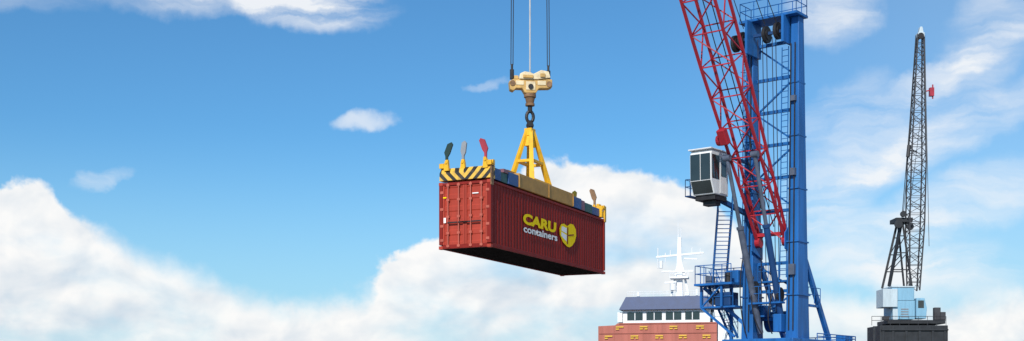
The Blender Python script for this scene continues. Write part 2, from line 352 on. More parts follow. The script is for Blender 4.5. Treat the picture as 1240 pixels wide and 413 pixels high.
hd.beam((1.42,0,TOPZ-0.55),(1.42,0,TOPZ),0.4)
hdo=hd.obj('head_platform',BLUE,cr)
MB().rail([(-1.75,-0.5,TOPZ+.16),(-1.75,0.85,TOPZ+.16),(1.75,0.85,TOPZ+.16),(1.75,-0.5,TOPZ+.16),(-1.75,-0.5,TOPZ+.16)],1.0,0.025,0.8).obj('railing',BLUE,hdo)
for x,z,y in((-0.55,TOPZ-0.75,0.7),(0.15,TOPZ-0.85,0.7),(1.5,TOPZ-1.0,1.0),(1.9,TOPZ-1.15,1.1)):
    MB().tube((x-0.09,y,z),(x+0.09,y,z),0.48,22).tube((x-0.13,y,z),(x+0.13,y,z),0.3,18).obj('sheave',STEEL,cr)
MB().beam((-0.9,0.7,TOPZ-0.8),(0.95,0.7,TOPZ-0.8),0.16).obj('axle',BLUED,cr)
MB().beam((1.16,1.05,TOPZ-1.0),(2.1,1.05,TOPZ-1.0),0.16).obj('axle',BLUED,cr)
for x,y in((-0.3,-0.05),(-0.15,0.1),(0.25,0.0),(0.75,0.1),(0.55,-0.1)): MB().tube((x,y,6.5),(x,y+0.5,TOPZ-1.0),0.024,5).obj('winch_cable',ROPE,cr)
def ladder(name,x0,y0,x1,y1,za,zb,cage=True):
    ld=MB()
    def px(t,o): return (x0+(x1-x0)*t+o,y0+(y1-y0)*t,za+(zb-za)*t)
    for o in(-0.2,0.2): ld.tube(px(0,o),px(1,o),0.03,5)
    n=int((zb-za)/0.33)
    for i in range(n): 
        t=(i+.5)/n; ld.tube(px(t,-0.2),px(t,0.2),0.02,5)
    if cage:
        n=int((zb-za)/0.9)
        for i in range(n):
            t=(i+.5)/n; c=Vector(px(t,0))
            ld.path([c+Vector((0.36*math.cos(a),-0.42*math.sin(a),0)) for a in[k*math.pi/6 for k in range(7)]],0.02,4)
        for a in(math.pi*.25,math.pi*.5,math.pi*.75):
            o=Vector((0.36*math.cos(a),-0.42*math.sin(a),0)); ld.tube(Vector(px(0.02,0))+o,Vector(px(0.98,0))+o,0.016,4)
    return ld.obj(name,BLUE,cr)
ladder('ladder',2.0,-0.3,1.85,-0.1,8.5,TOPZ-0.2)
ladder('ladder',-0.75,0.45,-0.8,0.25,8.5,TOPZ-1.6,False)
BP=Vector((0,0.3,10.6)); BT=Vector((0,REACH,45.4)); bd=(BT-BP); BL=bd.length; bu=bd.normalized(); bn=Vector((0,-bu.z,bu.y))
secs=[]; nb=23
for i in range(nb+1):
    t=i/nb
    Dp=0.35+min(1,t/0.28)*1.15
    Ww=1.72+min(1,t/0.25)*0.18
    if t>0.75: k=(t-0.75)/0.25; Dp=1.5*(1-k)+0.5*k; Ww=1.9*(1-k)+0.9*k
    c=BP+bd*t+bn*0.1
    secs.append([c+Vector((sx_*Ww/2,0,0))+bn*(sn*Dp/2) for sx_,sn in((-1,-1),(1,-1),(1,1),(-1,1))])
bm_=MB(); lattice(bm_,secs,0.135,0.06)
bo=bm_.obj('jib',CRIM,cr)
for sx_ in(-1,1): MB().tube((sx_*0.98,BP.y,BP.z),(sx_*0.7,BP.y,BP.z),0.3,16).obj('jib_foot',CRIM,bo)
MB().beam((-0.9,BP.y+0.15,BP.z+0.4),(0.9,BP.y+0.15,BP.z+0.4),0.2).obj('foot_bar',CRIM,bo)
pb=BP+bd*0.155
MB().beam(pb-bn*0.7+Vector((0.72,0,0)),pb-bn*0.7+bu*0.9+Vector((0.76,0,0)),0.5,0.4).tube(pb+Vector((0.75,0.5,-0.1)),pb+Vector((1.3,0.5,-0.1)),0.3,14).obj('jib_bracket',CRIM,bo,bevel=0.06)
for x in(-0.35,0,0.35): MB().tube(BT+Vector((x-0.08,0,0)),BT+Vector((x+0.08,0,0)),0.6,20).obj('tip_sheave',STEEL,bo)
a=BP+bd*0.02+bn*0.2; b_=BP+bd*0.95+bn*0.2
for x in(0.2,-0.25): MB().beam(a+Vector((x,0,0)),b_+Vector((x,0,0)),0.04).obj('hoist_line',ROPE,bo)
for x in(-0.55,0.15,1.5): MB().tube((x,0.9,TOPZ-0.3),BT+Vector((x*0.4,-0.6,0.4)),0.025,5).obj('luffing_rope',ROPE,cr)
ax=Vector((math.cos(HR),math.sin(HR),0))
for k in(-0.78,0.80):
    for dx in(-0.05,0.05):
        p=HB+ax*(k+dx*0.9)+Vector((0,0,1.75)); q=CM@BT+ax*((k)*0.75+dx)
        MB().tube(CI@p,CI@q,0.02,6).obj('hoist_rope',ROPE,cr)
MB().tube(CI@(HB+Vector((0,0,1.38))),CI@(CM@BT),0.035,6).obj('power_cable',CABLE,cr)
for sx_ in(-1,1):
    lo=Vector((sx_*0.72,0.35,5.4)); hi=BP+bd*0.135-bn*0.6+Vector((sx_*(0.95 if sx_>0 else 0.75),0,0))
    m_=lo.lerp(hi,0.6)
    o=MB().tube(lo,m_,0.18,14).tube(m_,m_+(hi-lo).normalized()*0.15,0.22,14).obj('luffing_cylinder',GREY if sx_>0 else BLUED,cr,smooth=True)
    MB().tube(m_,hi,0.11,12).tube(hi-Vector((0.2,0,0)),hi+Vector((0.2,0,0)),0.18,12).obj('piston_rod',GREY,o,smooth=True)
# cab
cx,cy,cz=2.32,3.4,13.05
cabo=MB().prism([(cy-0.95,cz),(cy+0.62,cz),(cy+0.98,cz+0.75),(cy+1.02,cz+2.2),(cy+0.85,cz+2.45),(cy-0.95,cz+2.45)],'x',cx-0.68,cx+0.68).obj('cab',WHITE,cr,bevel=0.05)
def quad(a,b,c,d): return MB().add([a,b,c,d],[(0,1,2,3)])
e=0.012
quad((cx-0.63,cy+0.98+e*2,cz+0.78),(cx-0.02,cy+0.98+e*2,cz+0.78),(cx-0.02,cy+1.02+e,cz+2.22),(cx-0.63,cy+1.02+e,cz+2.22)).obj('window',GLASS,cabo)
quad((cx+0.02,cy+0.98+e*2,cz+0.78),(cx+0.63,cy+0.98+e*2,cz+0.78),(cx+0.63,cy+1.02+e,cz+2.22),(cx+0.02,cy+1.02+e,cz+2.22)).obj('window',GLASS,cabo)
quad((cx-0.62,cy+0.66,cz+0.06),(cx+0.62,cy+0.66,cz+0.06),(cx+0.62,cy+0.98,cz+0.73),(cx-0.62,cy+0.98,cz+0.73)).obj('window',GLASS,cabo)
quad((cx-0.68-e,cy+0.08,cz+0.85),(cx-0.68-e,cy+0.90,cz+0.85),(cx-0.68-e,cy+0.92,cz+2.18),(cx-0.68-e,cy+0.08,cz+2.18)).obj('window',GLASS,cabo)
dd=MB().box(cx-0.71,cx-0.682,cy-0.75,cy+0.02,cz+0.1,cz+2.2).obj('door',WHITE,cabo,bevel=0.01)
MB().box(cx-0.722,cx-0.712,cy-0.66,cy-0.08,cz+1.05,cz+2.1).obj('door_window',GLASS,dd)
MB().box(cx-0.74,cx+0.74,cy-1.0,cy+1.1,cz+2.46,cz+2.53).box(cx-0.3,cx+0.3,cy-0.7,cy-0.1,cz+2.53,cz+2.68).obj('cab_roof',WHITE,cabo,bevel=0.02)
MB().box(cx-0.62,cx+0.62,cy-0.9,cy+0.5,cz-0.28,cz-0.02).box(cx-0.5,cx+0.3,cy-0.4,cy+0.2,cz-0.55,cz-0.281).obj('cab_floor_frame',STEEL,cr,bevel=0.02)
for p,q,w_ in(((cx-0.3,cy-0.6,cz-0.15),(1.3,0.3,cz-0.9),0.24),((cx-0.7,cy-0.9,cz+2.3),(1.5,0.3,cz+2.2),0.16)):
    MB().beam(p,q,w_).obj('cab_arm',BLUED,cr)
wkp=MB().box(cx+0.7,cx+1.05,cy-0.9,cy+0.9,cz-0.06,cz+0.0); wkp.rail([(cx+1.02,cy-0.9,cz),(cx+1.02,cy+0.9,cz),(cx+0.72,cy+0.9,cz)],0.9,0.022,0.6); wkp.obj('cab_walkway',BLUED,cr)
def stairs(mb,p,q,w=0.7,n=16,truss=False):
    p=Vector(p);q=Vector(q); d=(q-p); hz=Vector((d.x,d.y,0)).normalized(); side=Vector((-hz.y,hz.x,0))*w/2
    for s_ in(-1,1):
        mb.beam(p+side*s_,q+side*s_,0.05,0.14)
        mb.tube(p+side*s_+Z3*0.95,q+side*s_+Z3*0.95,0.026,5)
        mb.tube(p+side*s_+Z3*0.5,q+side*s_+Z3*0.5,0.018,5)
        for i in range(0,n+1,3):
            c=p.lerp(q,i/n)+side*s_; mb.tube(c,c+Z3*0.95,0.022,5)
            if truss and i+3<=n: mb.tube(c+Z3*0.95,p.lerp(q,(i+3)/n)+side*s_,0.02,5)
    for i in range(n):
        c=p.lerp(q,(i+.5)/n); mb.beam(c-side,c+side,0.16,0.03)
st=MB(); stairs(st,(3.55,0.0,8.4),(1.95,2.2,12.4),w=0.8,n=18,truss=True); st.obj('stairs',BLUE,cr)
st=MB(); stairs(st,(2.9,-0.6,5.2),(3.6,0.8,8.2),n=10,truss=True); st.obj('stairs',BLUE,cr)
pf=MB(); pf.box(1.83,4.3,-0.9,1.7,8.2,8.32); pf.box(1.83,4.0,-0.5,1.3,6.9,7.0); pf.beam((1.5,0,5.6),(4.1,0.9,8.15),0.2); pf.beam((4.1,1.2,6.95),(4.1,1.2,8.2),0.12); pf.beam((2.6,1.5,6.95),(2.6,1.5,8.2),0.12); pf.beam((3.1,-0.6,5.0),(3.1,-0.6,8.19),0.16); pf.beam((1.9,1.2,5.2),(4.1,1.2,6.95),0.12); pf.beam((2.6,1.5,8.2),(4.1,1.2,6.95),0.08)
pfo=pf.obj('side_platform',BLUE,cr)
MB().rail([(1.9,1.65,8.32),(4.25,1.65,8.32),(4.25,-0.85,8.32),(1.9,-0.85,8.32)],1.05,0.026,0.6).obj('railing',BLUE,pfo)
MB().rail([(2.0,1.25,7.0),(3.95,1.25,7.0),(3.95,-0.45,7.0)],1.0,0.022,0.6).obj('railing',BLUE,pfo)
MB().box(2.2,3.2,0.2,1.2,7.02,7.8).obj('winch',BLUED,cr,bevel=0.03)
MB().tube((3.4,0.2,7.4),(3.4,1.1,7.4),0.3,14).obj('cable_drum',STEEL,cr)
MB().box(2.0,2.8,-0.4,0.6,8.34,9.1).obj('electrical_cabinet',BLUE,cr,bevel=0.03)
MB().box(3.5,3.9,0.6,1.1,8.34,8.8).obj('tool_box',GREY,cr,bevel=0.03)
MB().tube((2.3,1.2,8.34),(2.3,1.2,8.95),0.2,12).obj('oil_drum',STEEL,cr)
MB().box(-1.0,1.0,-0.6,0.1,8.3,8.4).rail([(-0.95,0.1,8.4),(1.0,0.1,8.4)],1.0,0.025,0.6).obj('inner_walkway',BLUE,cr)
MB().box(-1.0,1.0,0.7,1.3,7.0,7.1).rail([(-0.95,1.28,7.1),(1.0,1.28,7.1)],0.9,0.025,0.6).obj('inner_walkway',BLUE,cr)
MB().tube((-0.8,-1.0,6.1),(0.9,-1.0,6.1),0.6,20).obj('hoist_winch',BLUED,cr)
MB().tube((-0.85,0.9,7.5),(-0.7,0.9,7.5),0.42,16).obj('guide_sheave',STEEL,cr)
MB().tube((0.7,0.9,7.9),(0.85,0.9,7.9),0.45,16).obj('guide_sheave',STEEL,cr)
MB().box(0.4,1.0,-0.3,0.5,6.3,6.99).obj('gearbox',BLUE,cr,bevel=0.03)
MB().box(-1.0,-0.5,0.5,1.2,5.4,6.4).obj('gearbox',BLUE,cr,bevel=0.03)
for (p0,p1,p2) in(((0.3,1.0,5.3),(0.9,1.7,6.8),(0.8,1.0,8.6)),((-0.4,1.1,5.3),(-0.2,1.9,6.4),(-0.6,1.0,8.0)),((1.3,0.9,5.2),(1.7,1.6,7.4),(1.5,0.8,10.2))):
    pts=[Vector(p0)*(1-t)**2+Vector(p1)*2*t*(1-t)+Vector(p2)*t*t for t in[i/8 for i in range(9)]]
    MB().path(pts,0.035,6).obj('hydraulic_hose',STEEL,cr)
for a_,c_ in((-1.06,-1.0),(1.0,1.08)): MB().prism([(-0.5,9.7),(0.8,10.1),(0.8,11.0),(0.3,11.4),(-0.5,11.5)],'x',a_,c_).obj('pivot_bracket',BLUE,cr)
for x in(-1.42,1.42): MB().beam((x,-0.5,10.2),(x,-4.2,5.1),0.22,0.3).obj('back_strut',BLUE,cr)
MB().beam((-1.42,-0.65,7.0),(-1.42,-2.9,7.0),0.14).rail([(-1.7,-0.8,7.1),(-1.7,-2.4,7.1)],0.9,0.025,0.7).obj('rear_walkway',BLUE,cr)
dko=MB().box(-2.2,2.2,-6.4,2.2,4.55,5.0).obj('slewing_deck',BLUE,cr,bevel=0.04)
MB().rail([(-2.15,-1.0,5.0),(-2.15,-6.35,5.0),(2.15,-6.35,5.0)],0.35,0.03,0.9).obj('railing',BLUE,dko)
MB().box(-2.0,-1.4,-6.3,-5.2,5.01,5.4).obj('deck_box',BLUE,dko,bevel=0.02)
MB().box(-1.9,1.9,-6.3,-4.6,3.2,4.54).obj('counterweight',BLUED,cr,bevel=0.05)
pd=MB().tube((0,0,3.2),(0,0,4.54),1.5,28); pd.box(-3.2,3.2,-3.2,3.2,2.4,3.19)
for x in(-2.8,2.8):
    for y in(-2.8,2.8): pd.beam((x,y,0.5),(x,y,2.39),0.6)
pd.obj('portal',BLUED,cr,bevel=0.03)
for x in(-2.8,2.8):
    for y in(-2.8,2.8):
        MB().tube((x-0.15,y-0.4,0.25),(x+0.15,y-0.4,0.25),0.25,14).tube((x-0.15,y+0.4,0.25),(x+0.15,y+0.4,0.25),0.25,14).box(x-0.2,x+0.2,y-0.7,y+0.7,0.28,0.499).obj('wheel',STEEL,cr)
# ================================================================ DARK CRANE
D2=140.0; dS=F/D2
X2=(1100-CX)*D2/F
lc=thing('lattice_crane','old dark lattice jib crane with pale blue machinery house on portal','crane',(X2,D2,0),0)
def lx2(px,y=0): return (px-CX)*(D2+y)/F-X2
def z2(py,y=0): return H+(HY-py)*(D2+y)/F
yf=-2.0
hso=MB().box(lx2(1070,1.5),lx2(1108,yf),yf,1.5,z2(388),z2(364,yf)).obj('machinery_house',LBLUE,lc,bevel=0.05)
MB().box(lx2(1069,1.45),lx2(1107,yf),yf-0.05,1.45,z2(364,yf)+0.01,z2(348,yf)).obj('upper_housing',LBLUE,hso,bevel=0.05)
MB().box(lx2(1061,0.3),lx2(1086,yf),yf-0.3,0.3,z2(372,yf),z2(350,yf)).obj('side_housing',HWH,hso,bevel=0.04)
MB().box(lx2(1081,yf),lx2(1087,yf),yf-0.04,yf-0.005,z2(387,yf),z2(374,yf)).obj('door',HWH,hso)
pieces('louvre',GGREY,hso,[(lx2(1091,yf),lx2(1100,yf),yf-0.04,yf-0.006,z2(py,yf),z2(py-1.3,yf)) for py in(384,381,378,375)])
MB().box(lx2(1068,1.5),lx2(1109,yf),yf-0.15,1.6,z2(348,yf)+0.01,z2(346.5,yf)).obj('roof',HWH,hso)
cbq=MB().prism([(lx2(1109,yf),z2(386,yf)),(lx2(1121,yf),z2(386,yf)),(lx2(1122,yf),z2(373,yf)),(lx2(1119,yf),z2(361,yf)),(lx2(1109,yf),z2(361,yf))],'y',-2.2,-0.5).obj('cab',LBLUE,lc,bevel=0.08)
MB().box(lx2(1111,yf),lx2(1118,yf),-2.24,-2.205,z2(373,yf),z2(364,yf)).obj('cab_window',GLASS,cbq)
yb=-3.0
bs=MB(); bs.box(lx2(1050,2.0),lx2(1148,yb),yb,2.0,z2(430),z2(394,yb)); bs.box(lx2(1062,1.8),lx2(1136),-2.4,1.8,z2(394)+0.05,z2(389)); 
for px in(1060,1143):
    for y in(-2.2,1.4): bs.beam((lx2(px),y,0.5),(lx2(px),y,z2(430)-0.01),0.9)
    bs.box(lx2(px)-0.5,lx2(px)+0.5,-3.4,2.6,0,0.499)
for px in(1057,1068,1080,1096,1112,1128,1143): bs.box(lx2(px,-3),lx2(px+3,-3),-3.12,-3.005,z2(424),z2(395,yb))
bs.box(lx2(1051,2.0),lx2(1148,-3),-3.2,-3.0,z2(402),z2(400))
bs.obj('portal',BLACK,lc,bevel=0.04)
MB().rail([(lx2(1056,yb),-2.9,z2(394,yb)),(lx2(1146,yb),-2.9,z2(394,yb))],1.0,0.03,1.0).obj('railing',DGREY,lc)
pieces('deck_equipment',DGREY,lc,[(lx2(px)-0.35,lx2(px)+0.35,-2.3,-1.7,z2(389)+0.01,z2(389)+hh) for px,hh in((1066,.4),(1127,1.4),(1133,.9))],0.05)
secs=[]; 
def bc(py): return 1106+ (352-py)/(352-42)*(1114-1106)
NS=30
for i in range(NS+1):
    t=i/NS; py=352-310*t
    if t<0.25: w=1.1+t/0.25*0.55
    elif t<0.5: w=1.65
    else: w=1.65-(t-0.5)/0.5*1.0
    y=-1.2; c=Vector((lx2(bc(py),y),y,z2(py,y))); dpp=w*0.9
    secs.append([c+Vector((sx_*w/2,sn*dpp/2,0)) for sx_,sn in((-1,-1),(1,-1),(1,1),(-1,1))])
j=MB(); lattice(j,secs,0.13,0.055); jo=j.obj('jib',DGREY,lc)
tz=z2(46,-1.2); tx=lx2(1114.5,-1.2)
MB().box(tx-0.40,tx+0.34,-1.7,-0.7,tz,tz+0.5).prism([(tx-0.26,tz+0.5),(tx+0.3,tz+0.5),(tx+0.16,tz+1.2),(tx-0.10,tz+1.2)],'y',-1.5,-0.9).obj('jib_head',HWH,jo,bevel=0.05)
MB().tube((tx-0.1,-1.75,tz+0.1),(tx-0.1,-1.71,tz+0.1),0.35,16).obj('sheave',STEEL,jo)
MB().box(lx2(1122),lx2(1127),-1.2,-0.7,z2(119),z2(109)).beam((lx2(1118),-0.95,z2(113)),(lx2(1122),-0.95,z2(112)),0.12).beam((lx2(1126),-0.95,z2(105)),(lx2(1126),-0.95,z2(122)),0.12).obj('warning_flag',GRED,jo)
MB().beam((lx2(1098),-1,z2(184)),(lx2(1107),-1,z2(186)),0.12).tube((lx2(1096),-1,z2(192)),(lx2(1097.5),-1,z2(178)),0.22,8).obj('rope_guide',DGREY,jo)
ga=MB()
for y in(-1.2,1.5):
    ga.beam((lx2(1091),y*0.6+0.3,z2(266)),(lx2(1073),y,z2(348)),0.24); ga.beam((lx2(1091),y*0.6+0.3,z2(266)),(lx2(1100),y,z2(348)),0.18)
    for k in(0.25,0.5,0.75):
        py=266+82*k; ga.beam((lx2(1091-18*k),y*(0.6+.4*k)+.2,z2(py)),(lx2(1091+9*k),y*(0.6+.4*k)+.2,z2(py)),0.11)
        ga.beam((lx2(1091-18*k),y*(0.6+.4*k)+.2,z2(py)),(lx2(1091+9*(k-.25)),y*(0.6+.4*k)+.2,z2(py-20)),0.09)
ga.box(lx2(1082),lx2(1102),-1.0,1.4,z2(270),z2(265))
ga.obj('gantry',BLACK,lc)
for px,py,r in((1084,273,.45),(1098,276,.4),(1090,261,.35)): MB().tube((lx2(px),-1.3,z2(py)),(lx2(px),-1.05,z2(py)),r,14).obj('gantry_sheave',BLACK,lc)
for p,q,r in(((lx2(1092),0,z2(266)),(tx-0.35,-1.1,tz+0.2),.045),((lx2(1094),0.2,z2(266)),(tx-0.1,-0.9,tz+0.2),.035),((lx2(1100),0,z2(266)),(lx2(1110),-1.2,z2(150)),.03),((tx+0.5,-1.2,tz+0.3),(lx2(1120),-1.4,z2(300)),.03),((lx2(1076),0.3,z2(346)),(lx2(1091),0.3,z2(266)),.05)):
    MB().tube(p,q,r,5).obj('pendant_rope',BLACK,lc)
# ================================================================ SHIP
WZ=-2.5
sh=thing('cargo_ship','cargo ship with salmon red cargo front, white wheelhouse and navy roof','ship',(23.9,190.0,WZ),math.radians(-12.7))
S=F/190.0
def sx2(px): return (px-809)/S
def sz(py): return H-WZ+(HY-py)/S
hl=MB(); st_=[(-62,0.3,7.6),(-56,3.2,7.0),(-48,6.2,6.4),(-35,8.4,6.0),(-10,8.6,6.0),(10,8.5,6.0),(24,7.6,6.6)]
vs=[];fs=[]
for y,w,z in st_:
    vs+=[(-w,y,z),(-w*0.9,y+ (1.5 if y<-50 else 0),0.5),(-w*0.6,y+(2 if y<-50 else 0),-2),(w*0.6,y+(2 if y<-50 else 0),-2),(w*0.9,y+(1.5 if y<-50 else 0),0.5),(w,y,z)]
for i in range(len(st_)-1):
    for k in range(6):
        a=i*6+k;b_=i*6+(k+1)%6; fs.append((a,b_,b_+6,a+6))
fs+=[tuple(range(6)),tuple(range(36,42))]
hl.add(vs,fs).obj('hull',SALM,sh)
s2=F/175.4; zt=H-WZ+(HY-391)/s2
cwo=MB().prism([(-8.4,6.7),(8.3,6.7),(8.3,zt),(-5.6,zt),(-6.0,zt-0.3),(-8.4,zt-0.4)],'y',-15.5,-12).obj('cargo_bulkhead',SALM,sh,bevel=0.05)
pieces('stiffener',SALM,cwo,[(x-0.05,x+0.05,-15.54,-15.505,6.75,zt-(0.48 if x<-6 else 0.05)) for x in[-8.2+i*2.06 for i in range(9)]])
pieces('ledge',SALM,cwo,[(-8.28,8.28,-15.62,-15.545,zt-1.5,zt-1.4),(-5.4,8.28,-15.62,-15.545,zt-0.14,zt-0.03)])
for zz,xx in((zt-0.70,(-5.3,-1.9,2.3,6.0)),(zt-2.0,(-6.9,-3.2,0.3,3.6,6.9))):
    for x in xx:
        MB().box(x-0.55,x+0.55,-15.66,-15.60,zz+0.05,zz+0.25).obj('marking_panel',PLANK,cwo)
        MB().box(x-0.55,x-0.10,-15.66,-15.60,zz-0.25,zz-0.06).obj('marking_panel',PLANK,cwo)
        if x>-4: MB().box(x+0.14,x+0.55,-15.66,-15.60,zz-0.25,zz-0.06).obj('marking_panel',PLANK,cwo)
MB().box(-6.6,6.9,-3.0,9.0,6.7,sz(393)).obj('deckhouse',SHW,sh,bevel=0.05)
who=MB().box(-6.5,6.6,-3.2,5.0,sz(393)+0.01,sz(376.5)).obj('wheelhouse',SHW,sh,bevel=0.05)
for a,b_ in((763,781.5),(786,804.5),(809,827.5),(832,849)):
    MB().box(sx2(a),sx2(b_),-3.26,-3.205,sz(388.8),sz(379.2)).obj('window',GLASS,who)
    c_=(a+b_)/2; MB().box(sx2(c_-.5),sx2(c_+.5),-3.29,-3.265,sz(388.8),sz(379.2)).obj('window_mullion',SHW,who)
rf=MB(); z0=sz(376.5)+0.01; z1=sz(361)
rf.add([(-7.0,-4.0,z0),(7.1,-4.0,z0),(7.1,6,z0),(-7.0,6,z0),(-6.0,-3.6,z1),(6.3,-3.6,z1),(6.3,5,z1),(-6.0,5,z1)],[(0,3,2,1),(4,5,6,7),(0,1,5,4),(1,2,6,5),(2,3,7,6),(3,0,4,7)])
rf.obj('wheelhouse_roof',NAVY,sh)
MB().box(-7.3,-6.55,-3.4,0.5,sz(391),sz(379)).obj('bridge_wing',SHW,sh)
MB().box(7.0,9.4,-2.5,4.0,6.7,sz(388)).rail([(7.0,-2.4,sz(388)),(9.3,-2.4,sz(388)),(9.3,4,sz(388))],1.0,0.05,1.0).obj('bridge_wing',SHW,sh)
MB().box(7.1,8.2,-1.5,3.0,sz(388)+.01,sz(368)).obj('funnel_casing',SHW,sh,bevel=0.05)
stz=MB(); stairs(stz,(7.2,-3.1,6.8),(9.4,-3.1,sz(388)),0.8,10); stz.obj('stairs',SHW,sh)
MB().rail([(-5.9,-2.9,z1),(6.2,-2.9,z1)],0.8,0.035,1.0).obj('roof_railing',SHW,sh)
pieces('roof_vent',SHW,sh,[(-4.5,-4.1,-2,-1.6,z1,z1+0.9),(2.8,3.4,-2,-1.4,z1,z1+0.7),(4.4,4.7,-2,-1.6,z1,z1+1.1)])
ms=MB(); mx_=sx2(823)
ms.beam((mx_,0,z1),(mx_,0,sz(288)),1.1,0.9,w2=0.5,h2=0.45); ms.beam((mx_-1.3,0,z1),(mx_-0.2,0,sz(320)),0.32); ms.beam((mx_+1.5,0,z1),(mx_+0.2,0,sz(315)),0.32)
ms.tube((mx_-0.2,0,sz(289)),(mx_-0.2,0,sz(269)),0.08,6,0.04); ms.tube((mx_+0.25,0,sz(289)),(mx_+0.25,0,sz(277)),0.06,6)
ms.beam((sx2(795),0,sz(311)),(sx2(852),0,sz(307)),0.28); ms.beam((sx2(802),-0.3,sz(329)),(sx2(840),-0.3,sz(329)),0.3,0.26)
for px,a,b_ in((797,325,300),(806,318,306),(838,307,300),(848,311,302),(812,311,303)): ms.tube((sx2(px),0,sz(a)),(sx2(px),0,sz(b_)),0.075,6)
ms.box(sx2(812),sx2(834),-1.2,1.0,sz(338),sz(336)); ms.rail([(sx2(812),-1.1,sz(336)),(sx2(834),-1.1,sz(336))],0.9,0.05,0.8)
ms.tube((mx_-0.9,-0.6,sz(352)),(mx_-0.9,-0.6,sz(344)),0.5,12); ms.tube((sx2(801),-0.3,sz(325)),(sx2(801),-.3,sz(316)),0.3,8)
ms.obj('mast',SHW,sh)
MB().beam((sx2(806),-0.8,sz(343)),(sx2(820),-0.8,sz(342)),0.25).obj('radar_scanner',SHW,sh)
MB().beam((sx2(829),-0.6,sz(314)),(sx2(845),-0.6,sz(315)),0.22).obj('radar_scanner',SHW,sh)
# ================================================================ SETTING
MB().box(-6000,6000,-6000,9000,-2.6,WZ).obj('water',WATER,kind='structure')
MB().box(-400,400,-300,86,-6,0).obj('quay',CONC,kind='structure')
MB().box(-400,400,85.4,86,0.002,0.25).obj('quay_kerb',CONC,kind='structure')
MB().box(36,140,118,200,-6,0).obj('pier',CONC,kind='structure')
# ================================================================ WORLD
w=bpy.data.worlds.new('World'); sc.world=w; w.use_nodes=True; nt=w.node_tree
for n in list(nt.nodes): nt.nodes.remove(n)
out=nt.nodes.new('ShaderNodeOutputWorld'); bg=nt.nodes.new('ShaderNodeBackground'); nt.links.new(bg.outputs[0],out.inputs[0])
BS=0.1; bg.inputs[1].default_value=BS
SUN=Vector((-0.27,-0.78,0.58)).normalized(); EL=math.asin(SUN.z); AZ=math.atan2(SUN.x,SUN.y)
sky=nt.nodes.new('ShaderNodeTexSky'); sky.sky_type='NISHITA'; sky.sun_disc=False; sky.sun_elevation=EL; sky.sun_rotation=AZ
sky.air_density=1.0; sky.dust_density=0.5; sky.ozone_density=2.0
tc=nt.nodes.new('ShaderNodeTexCoord'); sep=nt.nodes.new('ShaderNodeSeparateXYZ'); nt.links.new(tc.outputs['Generated'],sep.inputs[0])
def m(op,a,b=None,c=None,clamp=False): return mm(nt,op,a,b,c,clamp)
az=m('ARCTAN2',sep.outputs[0],sep.outputs[1]); el=m('ARCSINE',sep.outputs[2])
U=m('MULTIPLY_ADD',az,F,CX); V=m('MULTIPLY_ADD',el,-F,HY)
def uv(px,py):
    a=math.atan((px-CX)/F); e_=math.atan((HY-py)/F*math.cos(a)); return a*F+CX, HY-e_*F
def vec(u,v,z=0.0,su=0.01,sv=0.01):
    c=nt.nodes.new('ShaderNodeCombineXYZ')
    nt.links.new(m('MULTIPLY',u,su),c.inputs[0]); nt.links.new(m('MULTIPLY',v,sv),c.inputs[1]); c.inputs[2].default_value=z
    return c.outputs[0]
def noise(v,scale,detail=8,rough=0.55,dist=0.0):
    n=nt.nodes.new('ShaderNodeTexNoise'); n.inputs['Scale'].default_value=scale; n.inputs['Detail'].default_value=detail; n.inputs['Roughness'].default_value=rough; n.inputs['Distortion'].default_value=dist
    nt.links.new(v,n.inputs['Vector']); return n.outputs['Fac']
def ss(x,a,b,lo=0.0,hi=1.0):
    n=nt.nodes.new('ShaderNodeMapRange'); n.interpolation_type='SMOOTHSTEP'
    for i,q in((1,a),(2,b),(3,lo),(4,hi)):
        if isinstance(q,(int,float)): n.inputs[i].default_value=q
        else: nt.links.new(q,n.inputs[i])
    nt.links.new(x,n.inputs[0]); return n.outputs[0]
def mixc(f,a,b):
    n=nt.nodes.new('ShaderNodeMix'); n.data_type='RGBA'
    for k_,v in(('Factor',f),('A',a),('B',b)):
        if isinstance(v,tuple): n.inputs[k_].default_value=v+(1,)
        elif isinstance(v,float): n.inputs[k_].default_value=v
        else: nt.links.new(v,n.inputs[k_])
    return n.outputs['Result']
K=1/BS
def C(r,g,b): return (r*K,g*K,b*K)
vm=nt.nodes.new('ShaderNodeMix'); vm.data_type='RGBA'; vm.blend_type='MULTIPLY'; vm.inputs['Factor'].default_value=1.0
nt.links.new(sky.outputs[0],vm.inputs['A']); vm.inputs['B'].default_value=(0.50,0.97,1.26,1)
base=vm.outputs['Result']
base=mixc(ss(V,150,440,0.0,0.65),base,C(0.45,0.71,0.88))
base=mixc(ss(U,750,1200,0.0,0.2),base,C(0.60,0.76,0.88))
P=[(-200,230),(19,222),(52,222),(72,238),(90,260),(125,272),(165,294),(215,308),(265,328),(310,345),(345,352),(400,350),(445,341),(478,302),(535,283),(575,262),(610,225),(655,197),(700,192),(745,203),(800,213),(850,236),(885,262),(930,300),(1000,345),(1035,350),(1085,345),(1130,355),(1180,340),(1240,335)]
P.sort()
fc=nt.nodes.new('ShaderNodeFloatCurve'); cm=fc.mapping; cv=cm.curves[0]
pts=[]
for px,py in P:
    u,v=uv(px,py); pts.append(((u+300)/1700,v/500))
while len(cv.points)<len(pts): cv.points.new(0.5,0.5)
for i,(a,b_) in enumerate(pts): cv.points[i].location=(a,b_)
cm.update()
n1=noise(vec(U,V,3.1),1.9,6,0.52,0.2); n2=noise(vec(U,V,9.7),5.0,5,0.55,0.2); n0=noise(vec(U,V,5.0,0.006,0.015),0.9,5,0.5)
Uw=m('ADD',U,m('MULTIPLY',m('SUBTRACT',n1,0.5),60.0))
nt.links.new(m('DIVIDE',m('ADD',Uw,300.0),1700.0),fc.inputs['Value'])
top=m('MULTIPLY',fc.outputs[0],500.0)
